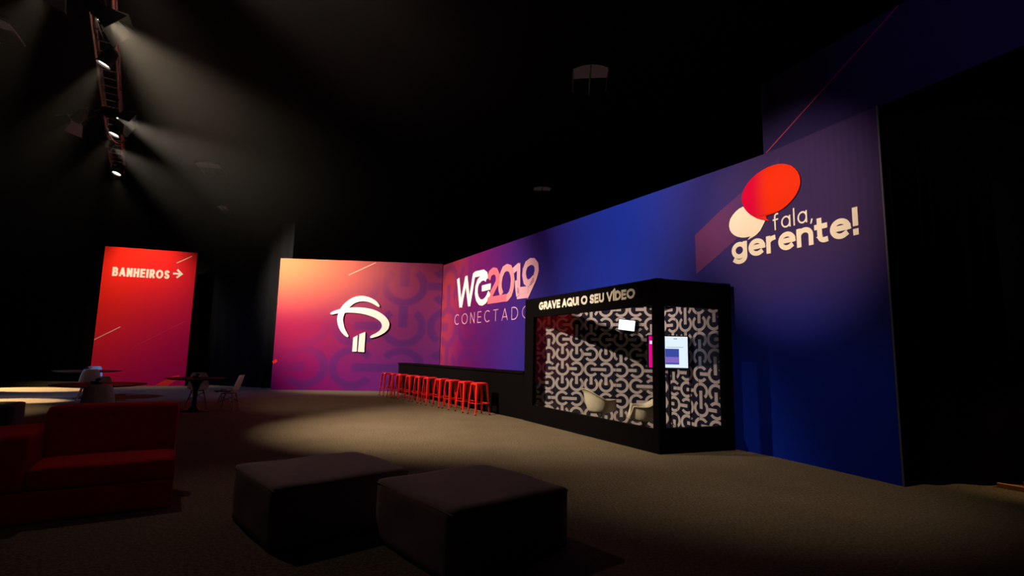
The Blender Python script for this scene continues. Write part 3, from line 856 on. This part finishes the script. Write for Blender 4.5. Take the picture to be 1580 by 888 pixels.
# ------------------------------------------------------------------ shell chairs
def armchair(name, loc, rotz, label):
    t = empty(name, loc, rotz, label, 'armchair', 'shell armchairs in the booth')
    n, rows = 40, 9
    q = MB(); vs = []
    for r in range(rows + 2):
        k = min(r / rows, 1.0)
        for i in range(n):
            th = 2 * PI * i / n            # th = 0 is the back (+y)
            c = math.cos(th)
            back = max(0, (c - .10) / .90) ** 1.1
            front = min(1, max(0, (-c - .72) / .16))
            rim = .225 + .195 * back - .185 * front * front * (3 - 2 * front)
            rx, ry = .195 + .115 * k ** .75, .165 + .095 * k ** .75
            z = rim * k ** 2.1
            ex = 0.032 if r > rows else 0
            sk = .05 * back * k ** 1.5
            vs.append(((rx + ex) * math.sin(th) * (1 - .10 * back * k), (ry + ex) * c + sk, .40 + z + (.004 if r > rows else 0)))
    fs = [(r * n + i, r * n + (i + 1) % n, (r + 1) * n + (i + 1) % n, (r + 1) * n + i) for r in range(rows + 1) for i in range(n)]
    q.add(vs, fs)
    q.add([(0, 0, .392)] + vs[:n], [(0, 1 + (i + 1) % n, 1 + i) for i in range(n)])
    q.build('shell', M['creamshell'], t, smooth=True, solid=.012)
    q = MB(); q.lathe([(.0, .402), (.16, .404), (.18, .425), (.16, .445), (.0, .455)], 24); q.build('seat_pad', M['shell'], t, smooth=True)
    q = MB(); q.lathe([(.03, .05), (.026, .30), (.06, .365), (.12, .388)], 16); q.build('pedestal', M['blackmetal'], t, smooth=True)
    q = MB()
    for k in range(4):
        a = PI / 4 + k * PI / 2
        q.tube([(0, 0, .06), (.15 * math.cos(a), .15 * math.sin(a), .045), (.27 * math.cos(a), .27 * math.sin(a), .014)], [.022, .018, .012], 8)
    q.build('foot_cross', M['alu'], t)
    return t


armchair('tub_chair', (1.70, 9.99, 0.0), PI / 2 + .32, 'cream shell armchair in the booth with its back toward the left end')
armchair('tub_chair', (2.26, 8.86, 0.0), -PI / 2 - .12, 'cream shell armchair behind the booth corner post facing left')


def side_chair(name, loc, rotz, label, group='white shell chairs at the round tables'):
    """moulded shell on splayed wooden dowels with dark cross wires; faces -y"""
    t = empty(name, loc, rotz, label, 'chair', group)
    prof = [(-.235, .425, .205), (-.21, .445, .215), (-.12, .437, .228), (0, .428, .232), (.10, .432, .232), (.165, .465, .230), (.205, .53, .222), (.235, .62, .214), (.262, .71, .196), (.285, .79, .172), (.296, .818, .155), (.300, .828, .13)]
    q = MB(); n = 11; vs = []
    for j, (y, z, w_) in enumerate(prof):
        for i in range(n):
            s = -1 + 2 * i / (n - 1)
            curl = abs(s) ** 2.6
            k = 1 if j < 5 else 0
            dz = (.045 if j < 6 else .0) * curl
            dy = -(.055 if j >= 6 else .02) * curl
            vs.append((w_ * s, y + dy, z + dz))
    fs = [(j * n + i, j * n + i + 1, (j + 1) * n + i + 1, (j + 1) * n + i) for j in range(len(prof) - 1) for i in range(n - 1)]
    q.add(vs, fs); q.build('seat_shell', M['shell'], t, smooth=True, solid=.008, subs=1)
    for sx in (-1, 1):
        for sy in (-1, 1):
            q = MB(); q.tube([(sx * .12, sy * .11, .41), (sx * .225, sy * .215, .0)], [.017, .012], 10); q.build('leg', M['wood'], t)
    q = MB()
    for sx in (-1, 1):
        q.tube([(sx * .135, -.125, .36), (sx * .18, .17, .20)], .005, 6); q.tube([(sx * .135, .125, .36), (sx * .18, -.17, .20)], .005, 6)
        q.tube([(-.13, sx * .12, .36), (.18, sx * .175, .19)], .005, 6); q.tube([(.13, sx * .12, .36), (-.18, sx * .175, .19)], .005, 6)
        q.tube([(sx * .13, -.12, .405), (sx * .13, .12, .405)], .007, 6); q.tube([(-.13, sx * .12, .405), (.13, sx * .12, .405)], .007, 6)
    q.build('cross_wires', M['blackmetal'], t)
    return t


def round_table(loc, dia, label):
    t = empty('pedestal_table', loc, 0, label, 'table', 'round black tables')
    R_ = dia / 2
    q = MB(); q.lathe([(0, .715), (R_ - .10, .716), (R_ - .015, .732), (R_, .739), (R_ - .004, .743), (0, .743)], 48); q.build('tabletop', M['blackplastic'], t)
    q = MB(); q.lathe([(.0, .0), (.26, .004), (.25, .016), (.12, .045), (.055, .12), (.042, .28), (.05, .45), (.085, .60), (.16, .70), (.20, .716)], 32); q.build('pedestal', M['blackplastic'], t, smooth=True)
    return t


def centrepiece(loc, label):
    t = empty('table_ornament', loc, 0, label, 'ornament', 'small black ornaments on the tables')
    q = MB(); q.lathe([(.0, .0), (.075, .002), (.08, .018), (.03, .03), (.022, .06), (0, .062)], 16); q.build('stand', M['blackplastic'], t, smooth=True)
    q = MB(); q.lathe([(.0, .06), (.035, .065), (.045, .085), (.02, .105), (0, .108)], 14, (.02, 0, 0)); q.build('knob', M['blackmetal'], t, smooth=True)
    q = MB(); q.box((-.05, 0, .03), (.09, .07, .035), rz=.4); q.build('holder', M['blackplastic'], t, bevel=.006)
    return t


round_table((-7.48, 9.62, 0), 1.44, 'round black pedestal table just behind the red sofa')
round_table((-11.6, 14.45, 0), 1.52, 'far round black pedestal table before the left side of the red sign')
round_table((-7.20, 12.1, 0), 1.26, 'round black pedestal table standing alone at the lower right of the red sign')
centrepiece((-7.56, 9.65, .743), 'small black ornament on the table behind the red sofa')
centrepiece((-11.62, 14.4, .743), 'small black ornament on the far round table')
centrepiece((-7.17, 12.05, .743), 'small black ornament on the table right of the red sign')


def facing(p, q): return math.atan2(q[1] - p[1], q[0] - p[0]) + PI / 2


def chair_at(x, y, tx, ty, label): return side_chair('shell_chair', (x, y, 0), facing((x, y), (tx, ty)), label)


chair_at(-6.70, 8.62, -7.46, 9.62, 'white shell chair seen from behind between the red sofa and its table')
chair_at(-8.02, 10.32, -7.46, 9.62, 'white shell chair on the far side of the table behind the sofa')
chair_at(-10.95, 13.72, -11.6, 14.45, 'white shell chair seen from behind at the far table')
chair_at(-12.1, 15.25, -11.6, 14.45, 'pale lit shell chair on the far side of the far table')
chair_at(-7.58, 12.82, -7.17, 12.1, 'white shell chair hidden behind the pedestal of the table right of the sign')
chair_at(-6.50, 12.22, -7.17, 12.1, 'white shell chair seen from the side at the table right of the sign')

# ------------------------------------------------------------------ bar and stools
bar = empty('bar_counter', (-1.89, 15.21, 0), 0, 'long black bar counter along the backdrop behind the red stools', 'bar counter')
CA, CB = Vector((-4.02, 18.72)), Vector((.29, 11.735))
cd = (CB - CA).normalized(); cn = Vector((-cd.y, cd.x)); cn = cn if cn.x > 0 else -cn
sgn = 1 if (Vector((-cd.y, cd.x)) - cn).length < .1 else -1
b = MB(); b.slab(CA + cn * .03, CB + cn * .03, 0, 1.0, .38 * sgn); under(b.build('front_cabinet', M['blackpaint'], bevel=.004), bar)
b = MB(); b.slab(CA - cd * .02, CB, 1.0, 1.04, .45 * sgn); under(b.build('worktop', M['blackpaint'], bevel=.004), bar)
b = MB(); b.slab(CA + cn * .04, CB + cn * .04, 0, .08, .02 * sgn); under(b.build('plinth', M['blackmetal']), bar)


def stool(loc, rotz, label):
    t = empty('bar_stool', loc, rotz, label, 'bar stool', 'red metal stools in a row at the bar')
    H_, hs, hb = .745, .148, .198
    q = MB()
    # pressed seat: rounded square with a turned-down rim
    n = 32; rings = [(.0, H_ - .012), (.06, H_ - .010), (hs - .03, H_ - .002), (hs - .006, H_), (hs + .004, H_ - .008), (hs + .010, H_ - .05)]
    vs = []
    for (r, z) in rings:
        for i in range(n):
            a = 2 * PI * i / n; c, s = math.cos(a), math.sin(a); k = (abs(c) ** 5 + abs(s) ** 5) ** (-1 / 5)
            vs.append((r * k * c, r * k * s, z))
    q.add(vs, [(j * n + i, j * n + (i + 1) % n, (j + 1) * n + (i + 1) % n, (j + 1) * n + i) for j in range(len(rings) - 1) for i in range(n)])
    q.build('seat', M['stool'], t, smooth=True, solid=.004)
    for sx in (-1, 1):
        for sy in (-1, 1):
            # folded-sheet leg: an open angle that narrows to the foot
            q = MB(); pr = []
            for z, h, wd in ((H_ - .012, hs + .004, .060), (.42, hs + .024, .044), (.06, hb - .008, .026), (.0, hb, .024)):
                p = Vector((sx * h, sy * h, z))
                pr.append((p + Vector((-sx * wd, 0, 0)), p + Vector((-sx * .006, 0, 0)), p + Vector((0, -sy * .006, 0)), p + Vector((0, -sy * wd, 0))))
            vs = [v for g in pr for v in g]
            q.add(vs, [(j * 4 + i, j * 4 + i + 1, j * 4 + 5 + i, j * 4 + 4 + i) for j in range(3) for i in range(3)])
            lg = q.build('leg', M['stool'], t, solid=.005)
            q = MB(); q.box((sx * (hb - .010), sy * (hb - .010), .014), (.03, .03, .028)); q.build('foot_cap', M['rubber'], lg)
    for (x0_, y0_, x1_, y1_) in ((-1, -1, 1, -1), (1, -1, 1, 1), (1, 1, -1, 1), (-1, 1, -1, -1)):
        h = .183; q = MB(); q.tube([(x0_ * h, y0_ * h, .27), (x1_ * h, y1_ * h, .27)], .009, 8); q.build('footrest', M['stool'], t)
    return t


NF = Vector((-.792, 12.315)); FF = Vector((-4.089, 17.027))
ordn = ['stool nearest the booth, first of the row', 'second red bar stool counted from the booth', 'third red bar stool counted from the booth', 'fourth red bar stool counted from the booth',
        'fifth red bar stool counted from the booth', 'sixth red bar stool counted from the booth', 'seventh red bar stool counted from the booth', 'eighth red bar stool counted from the booth',
        'ninth red bar stool counted from the booth, next to the last', 'last red bar stool of the row, before the sunset backdrop']
ordn[0] = 'red bar stool nearest the booth, first of the row'
srot = math.atan2(-.84, .54)
proto = None
jit = [0, .03, -.02, .04, -.03, .02, .05, -.04, .03, 0]
for i in range(10):
    k = i / 9
    p = NF + (FF - NF) * k
    c = p + Vector((.06, .24))
    ang = srot + jit[i]
    if proto is None: o = proto = stool((c.x, c.y, 0), ang, ordn[0])
    else:
        o = copy_tree(proto); o.location = (c.x + jit[i] * .6, c.y + jit[-i] * .6, 0); o.rotation_euler = (0, 0, ang)
    o['label'] = ordn[i]

# ------------------------------------------------------------------ lounge seats
SO = Vector((-3.05, 4.92)); su = Vector((-.84, -.55)).normalized(); sv = Vector((su.y, -su.x)); sv = sv if sv.y > 0 else -sv
srz = math.atan2(-su.y, -su.x)      # local +x runs to the sofa's right end
so = empty('sofa', (SO.x, SO.y, 0), srz, 'low red fabric sofa with one broad arm', 'sofa')
# local frame: x negative along the front to the arm, y to the back
soft_box('base', M['sofa'], so, (1.36, .80, .26), (-.68, .40, .13), .025, n=8)
soft_box('seat_cushion', M['sofa'], so, (1.02, .64, .19), (-.51, .315, .345), .035, puff=.012, n=10)
soft_box('backrest', M['sofa'], so, (1.03, .20, .64), (-.515, .70, .555), .045, puff=.014, n=10, slant=lambda p: Vector((p.x, p.y + .10 * (p.z + .2), p.z)))
soft_box('armrest', M['sofa'], so, (.36, .84, .46), (-1.20, .41, .48), .035, puff=.012, n=10)
b = MB(); b.box((-.006, .40, .23), (.006, .76, .44)); b.build('end_valance', M['sofa'], so, bevel=.002)


def pouf(loc, rz, size, mt, label):
    t = empty('ottoman', loc, rz, label, 'ottoman', None)
    soft_box('upholstered_block', M[mt], t, (size[0], size[1], size[2] - .012), (0, 0, .012 + (size[2] - .012) / 2), .028, puff=.004, n=12)
    q = MB(); k = size[2] - .03
    hx, hy = size[0] / 2 - .004, size[1] / 2 - .004
    q.tube([(-hx, -hy, k), (hx, -hy, k), (hx, hy, k), (-hx, hy, k)], .0045, 6, closed=True); q.build('top_seam', M[mt], t)
    for sx in (-1, 1):
        for sy in (-1, 1):
            q = MB(); q.lathe([(.03, 0), (.03, .014)], 10, (sx * (size[0] / 2 - .1), sy * (size[1] / 2 - .1), 0)); q.build('foot', M['blackplastic'], t)
    return t


pa = math.atan2(.52, .72)
pouf((-1.60, 4.62, 0), .733, (1.12, 1.02, .46), 'pouf', 'square taupe ottoman beside the sofa, left of the pair')
pouf((-.285, 4.155, 0), .70, (1.06, 1.06, .46), 'pouf', 'square taupe ottoman nearest the camera, right of the pair')
pouf((-8.62, 8.62, 0), .6, (1.0, 1.0, .45), 'greypouf', 'grey ottoman at the left edge behind the red sofa')

# ------------------------------------------------------------------ lighting truss
T0, T1 = Vector((-4.55, 4.64, 7.2)), Vector((-13.3, 16.8, 7.2))
td = (T1 - T0).normalized(); tn = Vector((td.y, -td.x, 0)).normalized(); tl = (T1 - T0).length
truss = empty('lighting_truss', T0, 0, 'long ladder-like metal truss carrying the stage lamps', 'truss')
hw = .165
off = lambda s, side_, dz: td * s + tn * side_ * hw + Vector((0, 0, dz))
for side_, dz in ((-1, 0), (1, 0), (-1, .30), (1, .30)):
    q = MB(); q.tube([off(0, side_, dz), off(tl, side_, dz)], .026, 10); q.build('chord', M['alu'], truss)
s = .25
while s < tl:
    q = MB(); q.tube([off(s, -1, 0), off(s, 1, 0)], .014, 8); q.build('rung', M['alu'], truss)
    s += .42
q = MB(); s = .25; k = 0
while s + .42 < tl:
    for side_ in (-1, 1): q.tube([off(s, side_, 0 if k % 2 else .30), off(s + .42, side_, .30 if k % 2 else 0)], .010, 6)
    s += .42; k += 1
q.build('side_lacing', M['alu'], truss)
for s in (1.5, 7.0, 13.0):
    q = MB(); q.tube([td * s + Vector((0, 0, .30)), td * s + Vector((0, 0, ZC - 7.2))], .010, 6); q.build('hanging_cable', M['blackmetal'], truss)


def stage_lamp(pos, aim, label, watts, cone, blend=.6, colour=WARM, barn=False, turn=0.0, top=None, r=.125, length=.34):
    pos, aim = Vector(pos), Vector(aim)
    t = bpy.data.objects.new('stage_lamp', None); COL.objects.link(t)
    tag(t, label, 'stage lamp', 'stage lamps on the truss')
    t.location = pos
    Q = (aim - pos).to_track_quat('-Z', 'Y'); t.rotation_euler = Q.to_euler()
    q = MB(); q.lathe([(r, -.02), (r, .10), (r * 1.02, .11), (r * .97, .12), (r * .95, length * .62), (r * .70, length * .88), (r * .42, length), (.0, length + .004)], 28)
    # open mouth: inner wall back to the lens
    q.f = q.f[1:] if len(q.f[0]) > 4 else [f_ for f_ in q.f if len(f_) <= 4]
    q.m = q.m[:len(q.f)]
    q.build('housing', M['blackmetal'], t, smooth=True)
    q = MB(); q.lathe([(0, .010), (r * .6, .006), (r * .96, .016)], 28); q.f = [f_ for f_ in q.f if len(f_) <= 4]; q.m = q.m[:len(q.f)]; q.build('lens', M['lens'], t, smooth=True)
    q = MB(); q.lathe([(r * .96, -.025), (r * 1.06, -.025), (r * 1.06, -.005), (r * .96, -.005)], 28); q.f = [f_ for f_ in q.f if len(f_) <= 4]; q.m = q.m[:len(q.f)]; q.build('front_ring', M['flap'], t)
    if barn:
        for k in range(4):
            a = k * PI / 2 + PI / 4 * turn; R_ = Matrix.Rotation(a, 3, 'Z'); l = .34 if k % 2 == 0 else .27; w0, w1 = r * 1.0, r * 1.6
            op = .50
            vs = [R_ @ Vector(v) for v in ((r * 1.05, -w0, -.02), (r * 1.05, w0, -.02), (r * 1.05 + l * math.sin(op), w1, -.02 - l * math.cos(op)), (r * 1.05 + l * math.sin(op), -w1, -.02 - l * math.cos(op)))]
            q = MB(); q.add(vs, [(0, 1, 2, 3)]); q.build('barn_door', M['flap'], t, solid=.003)
    # yoke and clamp up to the truss
    inv = Q.inverted()
    anchor = inv @ (Vector(top) - pos)
    ax = Vector((0, 0, .16)); side_v = anchor.cross(Vector((0, 0, 1)))
    side_v = side_v.normalized() if side_v.length > .02 else Vector((1, 0, 0))
    mid = ax + (anchor - ax) * .55
    q = MB(); q.tube([ax + side_v * r * 1.04, mid + side_v * r * 1.04, mid, mid - side_v * r * 1.04, ax - side_v * r * 1.04], .011, 8); q.build('yoke', M['flap'], t)
    q = MB(); q.tube([mid, anchor], .016, 8); q.build('clamp', M['flap'], t)
    d_ = bpy.data.lights.new('beam', 'SPOT'); d_.energy = watts; d_.spot_size = math.radians(cone); d_.spot_blend = blend; d_.color = colour; d_.shadow_soft_size = .07
    lo = bpy.data.objects.new('beam', d_); COL.objects.link(lo); lo.parent = t; lo.location = (0, 0, -.03)
    return t


def trp(s, side_): return T0 + off(s, side_, 0)


for (pos, aim, lab, wts, cone, bl, colr, barn, turn_) in LAMPS:
    stage_lamp(pos, aim, lab, wts, cone, bl, colr, barn, turn_, top=Vector((0, 0, -.027)) + T0 + td * max(0, min(tl, (Vector(pos) - T0).dot(td))) + tn * (hw if (Vector(pos) - T0).dot(tn) > 0 else -hw))
q = MB(); P = []
for i in range(15): P.append(Vector((-10.75, 13.5, 6.90)) + td * (-.35 + .05 * i) + tn * (-.28 + .03 * i) + Vector((0, 0, .25 * ((i - 7) / 7) ** 2)))
o = q.tube(P, .02, 6).build('safety_chain', M['alu']); tag(o, 'short pale chain looped under the truss near its far end', 'chain')

# ------------------------------------------------------------------ hall roof lights and odds and ends
def skylight(c, sx, sy, rz, label, bars=3):
    t = empty('skylight', c, rz, label, 'skylight', 'dim roof lights in the dark ceiling')
    yl = lambda x: sy / 2 * (1 + .28 * (1 - (2 * x / sx) ** 2))      # bowed ends
    xs = [sx * (i / 12 - .5) for i in range(13)]
    for nme, f0, f1, z0, z1, mt in (('lit_pane', -1, -.1, -.12, -.05, 'sky'), ('pane', -.1, 1, -.05, -.03, 'blackplastic')):  # glowing half stands in for light falling on the recess side wall
        q = MB(); vs = [(x, yl(x) * f, z) for f, z in ((f0, z0), (f1, z1)) for x in xs]
        q.add(vs, [(i, i + 1, 14 + i, 13 + i) for i in range(12)]); q.build(nme, M[mt], t, solid=.01)
    for j in range(bars):
        x = sx * (j / (bars - 1) - .5)
        q = MB(); q.tube([(x, -yl(x), -.15), (x, -yl(x) * .1, -.09), (x, yl(x), -.07)], .022, 6); q.build('glazing_bar', M['skyframe'], t)
    for k in (-1, 1):
        q = MB(); q.tube([(x, k * yl(x), -.03) for x in xs], .03, 6); q.build('curb', M['blackmetal'], t)
    return t


skylight((2.29, 15.2, ZC), 1.05, 1.5, -.12, 'dim vaulted roof light with three bars, above the centre of the hall')
skylight((-14.5, 24.0, ZC), 1.0, 1.6, .3, 'small dim roof light above the red sign')
skylight((-18.0, 31.6, ZC), .5, 2.2, .35, 'narrow dim roof light farthest back')
skylight((1.45, 26.4, ZC), .9, 1.4, 0, 'barely lit roof light above the blue backdrop')
skylight((-14.35, 13.1, ZC), 1.2, 1.3, .5, 'reddish roof light at the upper left beside the truss')

pl = empty('wood_plank', (5.76, 6.34, 0), 0, 'pale pine batten lying by the foot of the black drape', 'plank')
q = MB(); q.slab((0, 0), (.42, -.72), 0, .055, .05); q.build('batten', M['plank'], pl, bevel=.003)
pl = empty('wood_plank', (6.07, 6.30, 0), 0, 'second pine batten cut by the frame edge behind the first one', 'plank')
q = MB(); q.slab((0, 0), (.5, -.1), 0, .075, .05); q.build('batten', M['plank'], pl, bevel=.003)

tp = MB(); tp.box((-7.48, 12.22, .004), (.05, .66, .006), rz=.395); o = tp.build('floor_tape', M['tape']); tag(o, 'short strip of red tape on the carpet by the table foot', 'tape')

fr = empty('metal_frame', (-23.4, 24.2, 0), 0, 'dark grey metal frame with a cross beam at the left edge of the hall', 'frame')
q = MB(); q.box((0, 0, 1.6), (.42, .42, 3.2)); q.build('post', M['hinge'], fr, bevel=.02)
q = MB(); q.box((.95, .1, 2.75), (1.5, .3, .36)); q.build('cross_beam', M['hinge'], fr, bevel=.01)
q = MB(); q.box((0, 0, .03), (.8, .8, .06)); q.build('foot_plate', M['hinge'], fr, bevel=.01)

# ------------------------------------------------------------------ theatrical haze around the rig
m = bpy.data.materials.new('theatre_haze'); m.use_nodes = True
t = m.node_tree; t.nodes.clear()
oo = t.nodes.new('ShaderNodeOutputMaterial'); vv = t.nodes.new('ShaderNodeVolumeScatter')
vv.inputs['Color'].default_value = (1, 1, 1, 1); vv.inputs['Anisotropy'].default_value = 0.3
e = NT(t); tc = t.nodes.new('ShaderNodeTexCoord'); sx_ = t.nodes.new('ShaderNodeSeparateXYZ')
t.links.new(tc.outputs['Object'], sx_.inputs[0])
# thick along the truss, thinning out to both sides and toward the floor
dn = e.m('MULTIPLY', e.m('SUBTRACT', 1.0, e.step(e.m('ABSOLUTE', sx_.outputs[0]), 0.5, 6.2)), e.step(sx_.outputs[2], -3.6, 0.5))
dn = e.m('MULTIPLY', dn, e.m('SUBTRACT', 1.0, e.m('MULTIPLY', e.step(sx_.outputs[1], -2.0, 5.0), 0.7)))
t.links.new(e.m('MULTIPLY', dn, HAZE), vv.inputs['Density'])
t.links.new(vv.outputs[0], oo.inputs['Volume'])
b = MB(); b.box((0, 0, 0), (12.6, 17.0, 7.2)); hz = b.build('haze', m); hz.location = (-8.9, 10.6, 5.9); hz.rotation_euler = (0, 0, math.atan2(-td.x, td.y)); tag(hz, 'thin theatre haze hanging around the truss lamps', 'haze', kind='stuff')
